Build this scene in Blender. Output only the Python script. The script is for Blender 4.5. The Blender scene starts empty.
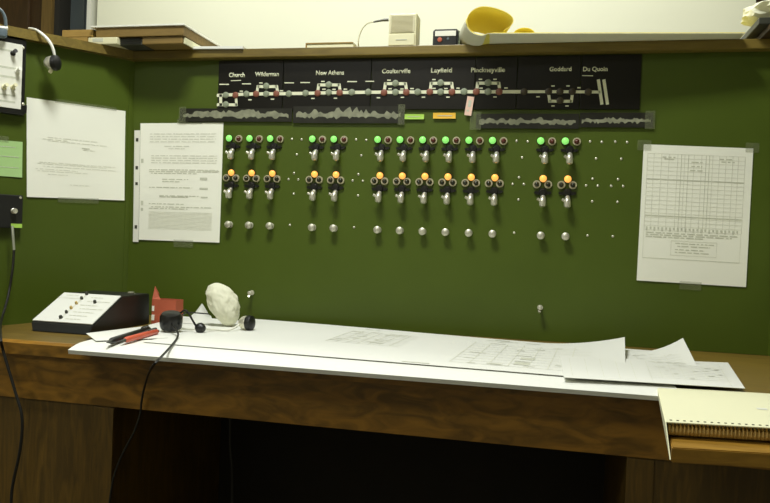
import bpy, bmesh, math, random
from mathutils import Vector, Matrix
random.seed(7)
S = bpy.context.scene
COL = S.collection
V = Vector
# ------------------------------------------------------------------ camera
# metres; the desk top is z = 0, the upright control board stands in the plane y = 0
CAM = V((0.2976, -1.6627, 0.2014)); YAW, PITCH, ROLL, FPX = .2232, .0136, .0389, 756.9
fw = V((-math.sin(YAW)*math.cos(PITCH), math.cos(YAW)*math.cos(PITCH), -math.sin(PITCH)))
rt = fw.cross(V((0, 0, 1))).normalized(); dn = fw.cross(rt)
c_, s_ = math.cos(ROLL), math.sin(ROLL)
RT = rt*c_ - dn*s_; DN = rt*s_ + dn*c_
cd = bpy.data.cameras.new('camera'); cam = bpy.data.objects.new('camera', cd); COL.objects.link(cam)
cam.matrix_world = Matrix(((RT.x, -DN.x, -fw.x, CAM.x), (RT.y, -DN.y, -fw.y, CAM.y), (RT.z, -DN.z, -fw.z, CAM.z), (0, 0, 0, 1)))
cd.sensor_fit = 'HORIZONTAL'; cd.sensor_width = 36; cd.lens = 36*FPX/770; cd.clip_start = .02
S.camera = cam

def hit(px, py, n, c):                      # where a measured sight line meets a real plane
    d = RT*((px-385)/FPX) + DN*((py-251.5)/FPX) + fw
    return CAM + d*((c - n.dot(CAM))/n.dot(d))
def onY(px, py, y=0.): return hit(px, py, V((0, 1, 0)), y)
def onZ(px, py, z=0.): return hit(px, py, V((0, 0, 1)), z)
def onX(px, py, x=0.): return hit(px, py, V((1, 0, 0)), x)
def PX(px, py, d=0.): p = onY(px, py, -d); return (p.x, p.z)

# ------------------------------------------------------------------ materials
def srgb(r, g, b):
    f = lambda c: (c/255/12.92) if c/255 <= .04045 else ((c/255+.055)/1.055)**2.4
    return (f(r), f(g), f(b), 1)
MATS = {}
def mat(name, col, rough=.5, metal=0., emit=None, es=0., bump=0., bscale=200., var=0., vscale=8., spec=.5, alpha=1., trans=0., coat=0.):
    m = bpy.data.materials.new(name); m.use_nodes = True; nt = m.node_tree; N = nt.nodes; L = nt.links
    b = N['Principled BSDF']; b.inputs['Base Color'].default_value = col; b.inputs['Roughness'].default_value = rough
    b.inputs['Metallic'].default_value = metal; b.inputs['Specular IOR Level'].default_value = spec
    b.inputs['Alpha'].default_value = alpha; b.inputs['Transmission Weight'].default_value = trans
    b.inputs['Coat Weight'].default_value = coat
    if emit: b.inputs['Emission Color'].default_value = emit; b.inputs['Emission Strength'].default_value = es
    tc = N.new('ShaderNodeTexCoord')
    if var:
        n = N.new('ShaderNodeTexNoise'); n.inputs['Scale'].default_value = vscale; n.inputs['Detail'].default_value = 5
        L.new(tc.outputs['Object'], n.inputs['Vector'])
        r = N.new('ShaderNodeValToRGB'); e = r.color_ramp.elements; e[0].position = .3; e[1].position = .7
        e[0].color = tuple(c*(1-var) for c in col[:3])+(1,); e[1].color = tuple(min(1, c*(1+var)) for c in col[:3])+(1,)
        L.new(n.outputs['Fac'], r.inputs['Fac']); L.new(r.outputs['Color'], b.inputs['Base Color'])
    if bump:
        n2 = N.new('ShaderNodeTexNoise'); n2.inputs['Scale'].default_value = bscale; n2.inputs['Detail'].default_value = 4
        L.new(tc.outputs['Object'], n2.inputs['Vector'])
        bp = N.new('ShaderNodeBump'); bp.inputs['Strength'].default_value = bump; bp.inputs['Distance'].default_value = .002
        L.new(n2.outputs['Fac'], bp.inputs['Height']); L.new(bp.outputs['Normal'], b.inputs['Normal'])
    MATS[name] = m; return m
def wood(name, dark, light, rough=.4, scale=(1.5, 14, 14), fig=6., spec=.5):
    m = bpy.data.materials.new(name); m.use_nodes = True; nt = m.node_tree; N = nt.nodes; L = nt.links
    b = N['Principled BSDF']; b.inputs['Roughness'].default_value = rough; b.inputs['Specular IOR Level'].default_value = spec
    tc = N.new('ShaderNodeTexCoord'); mp = N.new('ShaderNodeMapping'); mp.inputs['Scale'].default_value = scale
    L.new(tc.outputs['Object'], mp.inputs['Vector'])
    n = N.new('ShaderNodeTexNoise'); n.inputs['Scale'].default_value = fig; n.inputs['Detail'].default_value = 8; n.inputs['Distortion'].default_value = 1.2
    L.new(mp.outputs['Vector'], n.inputs['Vector'])
    n2 = N.new('ShaderNodeTexNoise'); n2.inputs['Scale'].default_value = 2.2; n2.inputs['Detail'].default_value = 3
    L.new(tc.outputs['Object'], n2.inputs['Vector'])
    mx = N.new('ShaderNodeMath'); mx.operation = 'ADD'; L.new(n.outputs['Fac'], mx.inputs[0]); L.new(n2.outputs['Fac'], mx.inputs[1])
    r = N.new('ShaderNodeValToRGB'); e = r.color_ramp.elements; e[0].position = .72/1; e[1].position = 1.0
    mh = N.new('ShaderNodeMath'); mh.operation = 'MULTIPLY'; mh.inputs[1].default_value = .86
    L.new(mx.outputs[0], mh.inputs[0]); e[0].color = dark; e[1].color = light
    L.new(mh.outputs[0], r.inputs['Fac']); L.new(r.outputs['Color'], b.inputs['Base Color'])
    bp = N.new('ShaderNodeBump'); bp.inputs['Strength'].default_value = .08; bp.inputs['Distance'].default_value = .002
    L.new(n.outputs['Fac'], bp.inputs['Height']); L.new(bp.outputs['Normal'], b.inputs['Normal'])
    MATS[name] = m; return m
mat('green_paint', srgb(71, 87, 20), .42, var=.07, vscale=5, bump=.05, bscale=350, spec=.35)
wood('desk_wood', srgb(102, 73, 20), srgb(154, 110, 35), .38, (3, 9, 9), 5.)
wood('desk_top_wood', srgb(98, 78, 22), srgb(120, 98, 32), .5)
wood('pedestal_wood', srgb(78, 59, 19), srgb(106, 80, 27), .45, (14, 14, 1.5))
wood('shelf_wood', srgb(100, 84, 32), srgb(122, 104, 42), .45)
wood('leaf_wood', srgb(140, 104, 36), srgb(166, 126, 46), .35)
wood('door_wood', srgb(64, 46, 20), srgb(78, 56, 25), .5, (9, 9, 1.2))
wood('trim_wood', srgb(104, 84, 42), srgb(122, 98, 50), .5, (9, 9, 1.2))
wood('box_wood', srgb(146, 118, 58), srgb(166, 136, 70), .6)
wood('case_brown', srgb(108, 88, 42), srgb(128, 104, 52), .6)
mat('wall_paint', srgb(238, 239, 212), .7, bump=.05, bscale=300, var=.015, vscale=2)
mat('wall_plain', srgb(190, 186, 160), .8, var=.02)
mat('ceiling_paint', srgb(225, 224, 210), .9, var=.02)
mat('floor_tile', srgb(72, 66, 54), .5, var=.15, vscale=3)
mat('grey_glass', srgb(84, 92, 92), .25, var=.08, vscale=3)
mat('white_trim', srgb(225, 225, 210), .5, var=.02)
mat('dark_gap', srgb(40, 38, 30), .8, var=.1)
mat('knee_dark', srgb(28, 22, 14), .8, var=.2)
mat('plate_black', srgb(16, 14, 10), .3, var=.15, vscale=10, spec=.35)
mat('plate_black_worn', srgb(20, 18, 13), .33, var=.2, vscale=10, spec=.4)
mat('track_white', srgb(226, 228, 196), .5, var=.04, vscale=60)
mat('paper', srgb(243, 244, 228), .75, var=.02, vscale=6, spec=.2)
mat('paper_bright', srgb(226, 227, 217), .7, var=.012, vscale=5, spec=.2)
mat('paper_cream', srgb(226, 225, 188), .7, var=.015, vscale=6, spec=.2)
mat('paper_yellow', srgb(222, 204, 84), .65, var=.06, vscale=14, spec=.25)
mat('paper_green', srgb(170, 206, 136), .7, var=.03, vscale=20, spec=.2)
mat('ink_faint', srgb(220, 221, 204), .75, var=.1, vscale=90, spec=.2)
mat('ink_mid', srgb(202, 204, 184), .75, var=.1, vscale=90, spec=.2)
mat('ink_dark', srgb(70, 70, 60), .75, var=.1, vscale=90, spec=.2)
mat('tape', srgb(140, 146, 112), .35, alpha=.16, var=.03, vscale=60)
mat('strip_dark', srgb(32, 32, 26), .3, var=.35, vscale=30, spec=.5)
mat('strip_grey', srgb(134, 136, 112), .5, var=.25, vscale=70)
mat('strip_sleeve', srgb(96, 100, 78), .3, alpha=.5, var=.15, vscale=40)
mat('label_green', srgb(176, 220, 90), .6, var=.03)
mat('label_orange', srgb(240, 190, 60), .6, var=.03)
mat('tag_pink', srgb(236, 200, 180), .7, var=.05, vscale=40)
mat('chrome', srgb(226, 224, 206), .34, .75, var=.04, vscale=50)
mat('nickel', srgb(206, 204, 184), .4, .7, var=.05, vscale=50)
mat('bezel_metal', srgb(212, 204, 174), .4, .6, var=.06, vscale=60)
mat('black_plastic', srgb(20, 20, 18), .35, var=.1, vscale=20, spec=.5)
mat('black_matte', srgb(22, 23, 20), .42, var=.12, vscale=20)
mat('lens_green', srgb(120, 220, 90), .3, emit=(.30, .85, .20, 1), es=.7, var=.04, vscale=80)
mat('lens_amber', srgb(250, 170, 60), .3, emit=(1., .46, .11, 1), es=.9, var=.04, vscale=80)
mat('lens_red', srgb(92, 44, 34), .2, var=.1, vscale=80)
mat('lens_dark', srgb(40, 42, 26), .2, var=.1, vscale=80)
mat('lamp_grey', srgb(140, 148, 124), .3, var=.08, vscale=60)
mat('lamp_red', srgb(134, 82, 64), .35, var=.08, vscale=60)
mat('lamp_dim', srgb(66, 58, 40), .35, var=.08, vscale=60)
mat('cream_plastic', srgb(226, 222, 182), .45, var=.02, vscale=20)
mat('cream_grille', srgb(214, 208, 172), .6, bump=.5, bscale=900)
mat('white_plastic', srgb(232, 232, 218), .4, var=.02, vscale=20)
mat('off_white_cloth', srgb(226, 226, 200), .7, var=.03, vscale=30, bump=.25, bscale=60)
mat('red_card', srgb(180, 90, 62), .55, var=.06, vscale=20)
mat('pen_red', srgb(204, 88, 60), .35, var=.03)
mat('dark_grey', srgb(60, 62, 52), .5, var=.1, vscale=20)
mat('grey_green', srgb(104, 112, 84), .5, var=.08, vscale=20)
mat('blue_grey', srgb(92, 106, 112), .45, var=.06, vscale=20)
mat('cable_black', srgb(24, 23, 18), .45, var=.05)
mat('cable_silver', srgb(190, 194, 176), .35, .6, var=.05)
mat('cable_cream', srgb(214, 210, 170), .5, var=.03)
mat('plug_grey', srgb(92, 92, 76), .4, var=.05)
mat('comb_tan', srgb(196, 168, 100), .5, var=.05, vscale=40)
mat('brown_slat', srgb(66, 50, 26), .5, var=.1)
def translucent(name, col, f):
    m = mat(name, col, .7, var=.02, vscale=8, spec=.2); nt = m.node_tree; N = nt.nodes; L = nt.links
    t = N.new('ShaderNodeBsdfTranslucent'); t.inputs['Color'].default_value = col; mx = N.new('ShaderNodeMixShader'); mx.inputs[0].default_value = f
    L.new(N['Principled BSDF'].outputs[0], mx.inputs[1]); L.new(t.outputs[0], mx.inputs[2]); L.new(mx.outputs[0], N['Material Output'].inputs['Surface'])
translucent('thin_paper', srgb(246, 246, 226), .22)
translucent('thin_yellow', srgb(250, 236, 122), .22)
M = MATS

# ------------------------------------------------------------------ object helpers
WL = {}                                              # world location of each object we make
def thing(name, label, cat, loc, group=None):
    o = bpy.data.objects.new(name, None); o.empty_display_size = .05; COL.objects.link(o)
    o.location = loc; WL[o.name] = V(loc); o['label'] = label; o['category'] = cat
    if group: o['group'] = group
    return o
def tag(o, label, cat, group=None):
    o['label'] = label; o['category'] = cat
    if group: o['group'] = group
    return o
def obj(name, bm, mats, parent=None, smooth=False, origin=None, sharp=.6):
    if not isinstance(mats, (list, tuple)): mats = [mats]
    bmesh.ops.recalc_face_normals(bm, faces=bm.faces[:])
    vs = [v.co for v in bm.verts]
    lo = V([min(v[i] for v in vs) for i in range(3)]); hi = V([max(v[i] for v in vs) for i in range(3)])
    o0 = V(origin) if origin is not None else V(((lo.x+hi.x)/2, (lo.y+hi.y)/2, lo.z))
    for v in bm.verts: v.co -= o0
    if smooth:
        for f in bm.faces: f.smooth = True
        for e in bm.edges:
            if len(e.link_faces) == 2 and e.calc_face_angle(0) > sharp: e.smooth = False
    me = bpy.data.meshes.new(name); bm.to_mesh(me); bm.free()
    for m in mats: me.materials.append(M[m])
    o = bpy.data.objects.new(name, me); COL.objects.link(o); WL[o.name] = o0
    if parent is not None:
        o.parent = parent; o.location = o0 - WL[parent.name]
    else: o.location = o0
    return o
def struct(name, bm, mats, parent=None):
    o = obj(name, bm, mats, parent)
    if parent is None: o['kind'] = 'structure'
    return o
def copy_tree(o, parent, off):
    c = o.copy(); COL.objects.link(c); WL[c.name] = WL[o.name] + off
    c.parent = parent; c.location = WL[c.name] - (WL[parent.name] if parent else V())
    for ch in [k for k in o.children]:
        d = ch.copy(); COL.objects.link(d); d.parent = c; WL[d.name] = WL[ch.name] + off
        d.location = ch.location
        for g in [k for k in ch.children]:
            h = g.copy(); COL.objects.link(h); h.parent = d; h.location = g.location; WL[h.name] = WL[g.name] + off
    return c
def B(): return bmesh.new()
def setmat(bm, n0, mi):
    bm.faces.ensure_lookup_table()
    for f in bm.faces[n0:]: f.material_index = mi
def box(bm, lo, hi, mi=0, bev=0., T=None, seg=2):
    t = B(); bmesh.ops.create_cube(t, size=1)
    lo = V(lo); hi = V(hi)
    for v in t.verts: v.co = V([lo[i] + (v.co[i]+.5)*(hi[i]-lo[i]) for i in range(3)])
    if bev: bmesh.ops.bevel(t, geom=t.edges[:], offset=bev, segments=seg, affect='EDGES', profile=.6)
    merge(bm, t, mi, T)
def merge(bm, t, mi=0, T=None):
    if T is not None: bmesh.ops.transform(t, matrix=T, verts=t.verts[:])
    vm = {v: bm.verts.new(v.co) for v in t.verts}
    for f in t.faces:
        try: g = bm.faces.new([vm[v] for v in f.verts]); g.material_index = mi
        except ValueError: pass
    t.free()
def prism(bm, pts, a, b, mi=0, bev=0.):
    """pts: list of Vectors (one closed face); extruded along vector (b - a) from a."""
    t = B(); d = V(b)-V(a)
    f0 = [t.verts.new(V(p)+V(a)) for p in pts]; f1 = [t.verts.new(V(p)+V(b)) for p in pts]; n = len(pts)
    t.faces.new(f0); t.faces.new(list(reversed(f1)))
    for i in range(n): t.faces.new([f0[(i+1) % n], f0[i], f1[i], f1[(i+1) % n]])
    if bev:
        bmesh.ops.recalc_face_normals(t, faces=t.faces[:])
        bmesh.ops.bevel(t, geom=t.edges[:], offset=bev, segments=2, affect='EDGES')
    merge(bm, t, mi)
def basis(axis):
    w = V(axis).normalized(); a = V((0, 0, 1)) if abs(w.z) < .9 else V((1, 0, 0))
    u = a.cross(w).normalized(); return u, w.cross(u), w
def lathe(bm, base, axis, prof, n=20, mi=0, squash=(1, 1)):
    """prof: list of (radius, height along axis)."""
    u, v, w = basis(axis); base = V(base); rings = []; t = B()
    for r, h in prof:
        if r < 1e-6: rings.append([t.verts.new(base + w*h)])
        else: rings.append([t.verts.new(base + w*h + u*(r*squash[0]*math.cos(2*math.pi*k/n)) + v*(r*squash[1]*math.sin(2*math.pi*k/n))) for k in range(n)])
    for a, b in zip(rings, rings[1:]):
        for k in range(n):
            if len(a) == 1 and len(b) == 1: continue
            if len(a) == 1: t.faces.new([a[0], b[k], b[(k+1) % n]])
            elif len(b) == 1: t.faces.new([a[k], a[(k+1) % n], b[0]])
            else: t.faces.new([a[k], a[(k+1) % n], b[(k+1) % n], b[k]])
    for R in (rings[0], rings[-1]):
        if len(R) > 1: t.faces.new(R)
    merge(bm, t, mi)
def spline(pts, n=8):
    P = [V(p) for p in pts]; out = []
    for i in range(len(P)-1):
        p0 = P[max(i-1, 0)]; p1 = P[i]; p2 = P[i+1]; p3 = P[min(i+2, len(P)-1)]
        for k in range(n):
            t = k/n; out.append(.5*((2*p1) + (p2-p0)*t + (2*p0-5*p1+4*p2-p3)*t*t + (3*p1-p0-3*p2+p3)*t**3))
    out.append(P[-1]); return out
def tube(bm, pts, r, n=10, mi=0, sm=8):
    P = spline(pts, sm) if sm else [V(p) for p in pts]; t = B(); rings = []
    rr = r if callable(r) else (lambda f: r)
    tv = (P[1]-P[0]).normalized(); u, v, w = basis(tv)
    for i, p in enumerate(P):
        d = (P[min(i+1, len(P)-1)] - P[max(i-1, 0)]).normalized()
        u = (u - d*u.dot(d)).normalized(); v = d.cross(u); R = rr(i/(len(P)-1))
        rings.append([t.verts.new(p + u*(R*math.cos(2*math.pi*k/n)) + v*(R*math.sin(2*math.pi*k/n))) for k in range(n)])
    for a, b in zip(rings, rings[1:]):
        for k in range(n): t.faces.new([a[k], a[(k+1) % n], b[(k+1) % n], b[k]])
    t.faces.new(rings[0]); t.faces.new(rings[-1]); merge(bm, t, mi)
def patch(bm, fn, nu, nv, th=0., mi=0, rim=None):
    """fn(u, v) -> Vector, upper face; th = thickness below it (along the local normal)."""
    t = B(); top = [[t.verts.new(fn(i/nu, j/nv)) for j in range(nv+1)] for i in range(nu+1)]
    for i in range(nu):
        for j in range(nv): t.faces.new([top[i][j], top[i+1][j], top[i+1][j+1], top[i][j+1]])
    if th:
        def nrm(i, j):
            a = top[min(i+1, nu)][j].co-top[max(i-1, 0)][j].co; b = top[i][min(j+1, nv)].co-top[i][max(j-1, 0)].co
            return a.cross(b).normalized()
        bot = [[t.verts.new(top[i][j].co - nrm(i, j)*th) for j in range(nv+1)] for i in range(nu+1)]
        for i in range(nu):
            for j in range(nv): t.faces.new([bot[i][j], bot[i][j+1], bot[i+1][j+1], bot[i+1][j]])
        ring = [(i, 0) for i in range(nu)] + [(nu, j) for j in range(nv)] + [(i, nv) for i in range(nu, 0, -1)] + [(0, j) for j in range(nv, 0, -1)]
        for a, b in zip(ring, ring[1:]+ring[:1]):
            t.faces.new([top[a[0]][a[1]], bot[a[0]][a[1]], bot[b[0]][b[1]], top[b[0]][b[1]]])
    merge(bm, t, mi)
def bil(c, u, v):                                    # c: four corners 00, 10, 11, 01
    return (V(c[0])*(1-u) + V(c[1])*u)*(1-v) + (V(c[3])*(1-u) + V(c[2])*u)*v
def marks(bm, fn, rects, lift=.0005):
    """printed marks: thin quads just over the sheet fn, each (u0, v0, u1, v1, material index)."""
    for u0, v0, u1, v1, mi in rects:
        n = max(1, int(abs(u1-u0)/.08)); k = max(1, int(abs(v1-v0)/.08)); t = B()
        def pt(u, v):
            e = 1e-3; p = fn(u, v); a = fn(u+e, v)-fn(u-e, v); b = fn(u, v+e)-fn(u, v-e)
            return p + a.cross(b).normalized()*lift
        g = [[t.verts.new(pt(u0+(u1-u0)*i/n, v0+(v1-v0)*j/k)) for j in range(k+1)] for i in range(n+1)]
        for i in range(n):
            for j in range(k): t.faces.new([g[i][j], g[i+1][j], g[i+1][j+1], g[i][j+1]])
        merge(bm, t, mi)
FACE = lambda x, z, d: V((x, -d, z))                 # on the control board: right, up, out of it
BETA = math.radians(55); XL = -.7215; XR = .7218
UW = V((-math.cos(BETA), -math.sin(BETA), 0)); NW = V((math.sin(BETA), -math.cos(BETA), 0)); CW = V((XL, 0, 0))
UR = V((math.cos(BETA), -math.sin(BETA), 0)); NR = V((-math.sin(BETA), -math.cos(BETA), 0)); CR = V((XR, 0, 0))
WING = lambda s, z, d: CW + UW*s + NW*d + V((0, 0, z))
RWING = lambda s, z, d: CR + UR*s + NR*d + V((0, 0, z))
def WX(px, py, d=0.):
    p = hit(px, py, NW, NW.dot(CW)+d); return ((p-CW).dot(UW), p.z)
def fbox(bm, F, a0, b0, a1, b1, d0, d1, mi=0, bev=0.):
    """box in a board's own frame."""
    o = F(0, 0, 0); ex = F(1, 0, 0)-o; ez = F(0, 1, 0)-o; en = F(0, 0, 1)-o
    T = Matrix(((ex.x, ez.x, en.x, o.x), (ex.y, ez.y, en.y, o.y), (ex.z, ez.z, en.z, o.z), (0, 0, 0, 1)))
    box(bm, (min(a0, a1), min(b0, b1), d0), (max(a0, a1), max(b0, b1), d1), mi, bev, T)
def fpoly(bm, F, pts, d0, d1, mi=0):
    prism(bm, [F(a, b, d0) for a, b in pts], V(), F(0, 0, d1)-F(0, 0, d0), mi)
def text_mesh(body, F, x0, x1, z0, h, d, name, m, parent, th=.0006, bold=.02):
    cu = bpy.data.curves.new(name, 'FONT'); cu.body = body; cu.size = 1; cu.offset = bold; cu.resolution_u = 3
    o = bpy.data.objects.new(name, cu); COL.objects.link(o)
    dg = bpy.context.evaluated_depsgraph_get(); me = bpy.data.meshes.new_from_object(o.evaluated_get(dg)); bm = B(); bm.from_mesh(me)
    bpy.data.objects.remove(o); bpy.data.curves.remove(cu); bpy.data.meshes.remove(me)
    xs = [v.co.x for v in bm.verts]; a, b = min(xs), max(xs); sy = h/.73
    for v in bm.verts: v.co = F(x0 + (v.co.x-a)/(b-a)*(x1-x0), z0 + v.co.y*sy, d)
    r = bmesh.ops.extrude_face_region(bm, geom=bm.faces[:]); off = F(0, 0, th)-F(0, 0, 0)
    for g in r['geom']:
        if isinstance(g, bmesh.types.BMVert): g.co += off
    return obj(name, bm, m, parent)

# ------------------------------------------------------------------ the room
FZ, CZ = -.74, 1.75
bm = B(); box(bm, (-2.6, -3.2, FZ-.05), (2.2, 1.9, FZ)); struct('floor', bm, 'floor_tile')
bm = B(); box(bm, (-2.6, -3.2, CZ), (2.2, 1.9, CZ+.05)); struct('ceiling', bm, 'ceiling_paint')
bm = B(); box(bm, (-2.65, -3.2, FZ), (-2.6, 1.9, CZ)); struct('wall_left', bm, 'wall_plain')
bm = B(); box(bm, (2.2, -3.2, FZ), (2.25, 1.9, CZ)); struct('wall_right', bm, 'wall_plain')
bm = B(); box(bm, (-2.6, -3.25, FZ), (2.2, -3.2, CZ)); struct('wall_front', bm, 'wall_plain')
YB = 1.3
bm = B(); box(bm, (-1.71, YB, FZ), (.96, YB+.12, CZ)); struct('wall_back', bm, 'wall_paint')
bm = B(); box(bm, (-1.755, YB-.01, FZ), (-1.735, YB+.1, CZ)); struct('trim_1', bm, 'white_trim')
bm = B(); box(bm, (-1.99, YB+.0, FZ), (-1.94, YB+.1, CZ)); struct('trim_2', bm, 'trim_wood')
w1 = B(); box(w1, (-1.915, YB+.1, FZ), (-1.7, YB+.14, CZ)); box(w1, (-1.845, YB+.09, FZ), (-1.838, YB+.1, CZ), 0)
struct('window_1', w1, 'grey_glass')
bm = B(); box(bm, (-1.94, YB+.02, FZ), (-1.915, YB+.14, CZ)); struct('trim_3', bm, 'dark_gap')
d1 = B(); box(d1, (-2.6, YB+.02, FZ), (-1.99, YB+.08, CZ)); box(d1, (-2.5, YB+.005, FZ+.2), (-2.1, YB+.02, FZ+1.0), 0, .006); box(d1, (-2.5, YB+.005, FZ+1.12), (-2.06, YB+.02, FZ+2.1), 0, .006)
struct('door_1', d1, 'door_wood')
d2 = B(); box(d2, (.96, YB+.06, FZ), (2.2, YB+.12, CZ)); box(d2, (1.1, YB+.045, FZ+.2), (2.0, YB+.06, FZ+2.1), 0, .006); struct('door_2', d2, 'door_wood')

# ------------------------------------------------------------------ the desk
desk = thing('desk', 'brown wooden console desk with deep apron and dark knee hole under the green boards', 'desk', (0, -.25, FZ))
YF = -.50
def sag(x): return -.10*max(0., XL-x)
bm = B()
def dtop(u, v):
    x = -1.25 + 2.3*u; return V((x, YF + .012 + (.03-YF-.012)*v, sag(x)))
patch(bm, dtop, 46, 4, .022)
obj('desktop', bm, 'desk_top_wood', desk)
bm = B()
prism(bm, [V((0, YF, -.004)), V((0, YF+.006, .0)), V((0, YF+.014, 0)), V((0, YF+.014, -.024)), V((0, YF, -.024))], (-.75, 0, 0), (1.05, 0, 0))
prism(bm, [V((0, YF, -.004)), V((0, YF+.006, .0)), V((0, YF+.014, 0)), V((0, YF+.014, -.024)), V((0, YF, -.024))], (-1.25, 0, -.0), (-.75, 0, 0))
obj('front_edging', bm, 'desk_wood', desk)
bm = B(); box(bm, (-1.25, YF+.01, -.1035), (1.05, YF+.03, -.024)); obj('apron', bm, 'desk_wood', desk)
bm = B(); box(bm, (-1.25, YF+.014, FZ+.06), (-.4395, YF+.032, -.1035)); box(bm, (-.478, YF+.010, FZ+.06), (-.4395, YF+.014, -.106), 0, .001); box(bm, (-.46, YF+.032, FZ), (-.4395, -.03, -.1035)); obj('pedestal', bm, 'pedestal_wood', desk)
bm = B(); box(bm, (.4113, YF+.014, FZ), (1.05, YF+.034, -.1035)); box(bm, (.4113, YF+.032, FZ), (.432, -.03, -.1035)); box(bm, (.4113, YF+.010, FZ+.06), (.45, YF+.014, -.106), 0, .001); obj('pedestal', bm, 'pedestal_wood', desk)
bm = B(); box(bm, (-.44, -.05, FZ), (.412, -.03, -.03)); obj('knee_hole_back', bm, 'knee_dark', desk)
bm = B(); prism(bm, [V((.4290, -.7860, 0)), V((.4545, YF-.002, 0)), V((1.0, YF-.002, 0)), V((1.0, -.706, 0))], (0, 0, -.0290), (0, 0, -.012), 0, .0012); leaf = obj('pull_out_leaf', bm, 'leaf_wood', desk)
leaf['label'] = 'lighter yellowish wooden leaf pulled out at right'

# ------------------------------------------------------------------ green boards and shelf
HB = .634
board = thing('control_board', 'upright dark green traffic control board with rows of lamps and levers', 'control panel', (0, .02, 0))
bm = B(); box(bm, (XL, 0, 0.0005), (XR, .02, HB-.02)); face = obj('face_panel', bm, 'green_paint', board)
wingtop = lambda s: HB-.02 - .006*s
def make_wing(name, F, label, s1, zt):
    o = thing(name, label, 'panel', F(s1/2, 0, -.01))
    bm = B(); pts = [(0, .0005), (0, zt(0)), (s1, zt(s1)), (s1, sag(XL-.6*s1)+.0005 if F is WING else .0005)]
    fpoly(bm, F, pts, -.02, 0); obj('face_panel', bm, 'green_paint', o); return o
wl = make_wing('side_board', WING, 'green side board angled forward at the left of the desk', .46, wingtop)
bm = B(); fbox(bm, WING, .003, .02, .012, HB-.03, 0, .0015, 0, .0005); obj('joint_strip', bm, 'green_paint', wl)
wr = make_wing('side_board', RWING, 'green side board angled forward at the right end, only a sliver showing', .30, lambda s: HB-.02)
# shelf along the tops of the boards
shelf = thing('shelf', 'long brown wooden shelf running along the tops of the green boards', 'shelf', (0, .1, HB-.02))
bm = B(); box(bm, (XL-.03, -.025, HB-.02), (XR+.02, .30, HB), 0, .002); obj('shelf_board', bm, 'shelf_wood', shelf)
bm = B()
fpoly(bm, WING, [(.0, wingtop(0)), (.0, wingtop(0)+.0205), (.47, wingtop(.47)+.0215), (.47, wingtop(.47))], -.30, .022)
o = obj('shelf_board', bm, 'shelf_wood', shelf); o['label'] = 'left stretch of shelf over the angled side board'
bm = B(); fpoly(bm, RWING, [(0.02, HB-.02), (0.02, HB-.0005), (.31, HB-.0005), (.31, HB-.02)], -.25, .022); obj('shelf_board', bm, 'shelf_wood', shelf)

# ------------------------------------------------------------------ track diagram
e = [218, 283, 371, 475, 517, 580.5, 641]
def zline(y0, x0, y1, x1, d): a = PX(x0, y0, d); b = PX(x1, y1, d); return (a[1]+b[1])/2
ZT, ZBm = .6115, .497
dg_ = thing('track_diagram', 'black enamel track diagram with white lines across the top of the green board', 'diagram', (0, -.001, ZBm))
dg_.parent = board; dg_.location = V((0, -.001, ZBm)) - WL[board.name]
for k in ('label', 'category'): del dg_[k]
plates = []
for i in range(6):
    x0 = PX(e[i], 84, .004)[0]; x1 = PX(e[i+1], 84, .004)[0]
    bm = B(); fbox(bm, FACE, x0+.0006, ZBm, x1-.0006, ZT, .0003, .004, 0, .0008)
    plates.append(obj('diagram_plate', bm, 'plate_black' if i != 2 else 'plate_black_worn', dg_))
D1 = .0041
bm = B()                                              # the white line work
def seg(ax, ay, bx, by, wd=.0072):
    a = V(PX(ax, ay, D1)); b = V(PX(bx, by, D1)); d = (b-a).normalized(); n = V((-d.y, d.x))*wd/2
    fpoly(bm, FACE, [tuple(a+n), tuple(a-n), tuple(b-n), tuple(b+n)], D1, D1+.0008)
main = [(223, 95.2), (247, 94.1), (276, 93.8), (305, 93.4), (330, 92.7), (368, 92.3), (418, 92.1), (464, 91.8), (524, 91.8), (560, 91.7), (600, 92.1)]
for a, b in zip(main, main[1:]): seg(a[0], a[1], b[0]+.4, b[1], .0072 if a[0] < 490 else .006)
seg(217, 95.4, 224, 95.4); seg(220.8, 94.5, 220.8, 106); seg(217, 104.8, 237.3, 104.8, .0066); seg(236, 95.5, 236.6, 106, .006)
def siding(x0, x1, yb, yt, w=.0066):
    sgn = 1 if yb > yt else -1
    seg(x0, yb, x0+1.4, yt-sgn*1.2, w); seg(x0+1, yt, x1-1, yt, w); seg(x1-1.4, yt-sgn*1.2, x1, yb, w)
siding(256.8, 278, 93.9, 86.6); siding(317.6, 340.5, 92.9, 85); siding(384.2, 406.8, 92.5, 83.7)
siding(430, 453, 92, 83.4); siding(476.5, 500, 91.8, 83.2); siding(548.4, 572.6, 91.7, 101.3, .006)
seg(598.3, 79.5, 602, 104.6, .0064); seg(603.8, 79.5, 607.5, 104.6, .0064)
for a, b, y in ((219.5, 229, 84.4), (242, 251, 83.9), (284.5, 294, 82.9), (300.5, 310, 82.6), (347.5, 357, 81.6), (365.5, 374, 81.4)): seg(a, y, b, y, .0022)
for x, y in ((241.5, 91.2), (250, 99.8), (261, 83), (272.5, 99.2), (281.5, 90.8), (313, 98.5), (323, 81.5), (324, 89.2), (334, 89.4), (335.5, 98.2), (345.5, 89.2), (378.5, 97.8), (389, 80.2), (390, 88.8), (402, 89), (402.5, 97.4), (412, 88.6), (423.5, 97.2), (434, 79.6), (434, 88.4), (446, 88.6), (448, 97.2), (458, 88.2), (480.5, 79.3), (481, 88.2), (495, 79.3), (495, 97), (506, 88), (538, 96.8), (553, 86), (568, 86), (553, 106), (567, 106), (579, 87.8)):
    seg(x-1.7, y, x+1.7, y, .0024)
seg(231, 80.8, 241, 80.4, .0018); seg(582, 75.6, 593, 75.8, .0016)
obj('track_line', bm, 'track_white', dg_)
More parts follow.
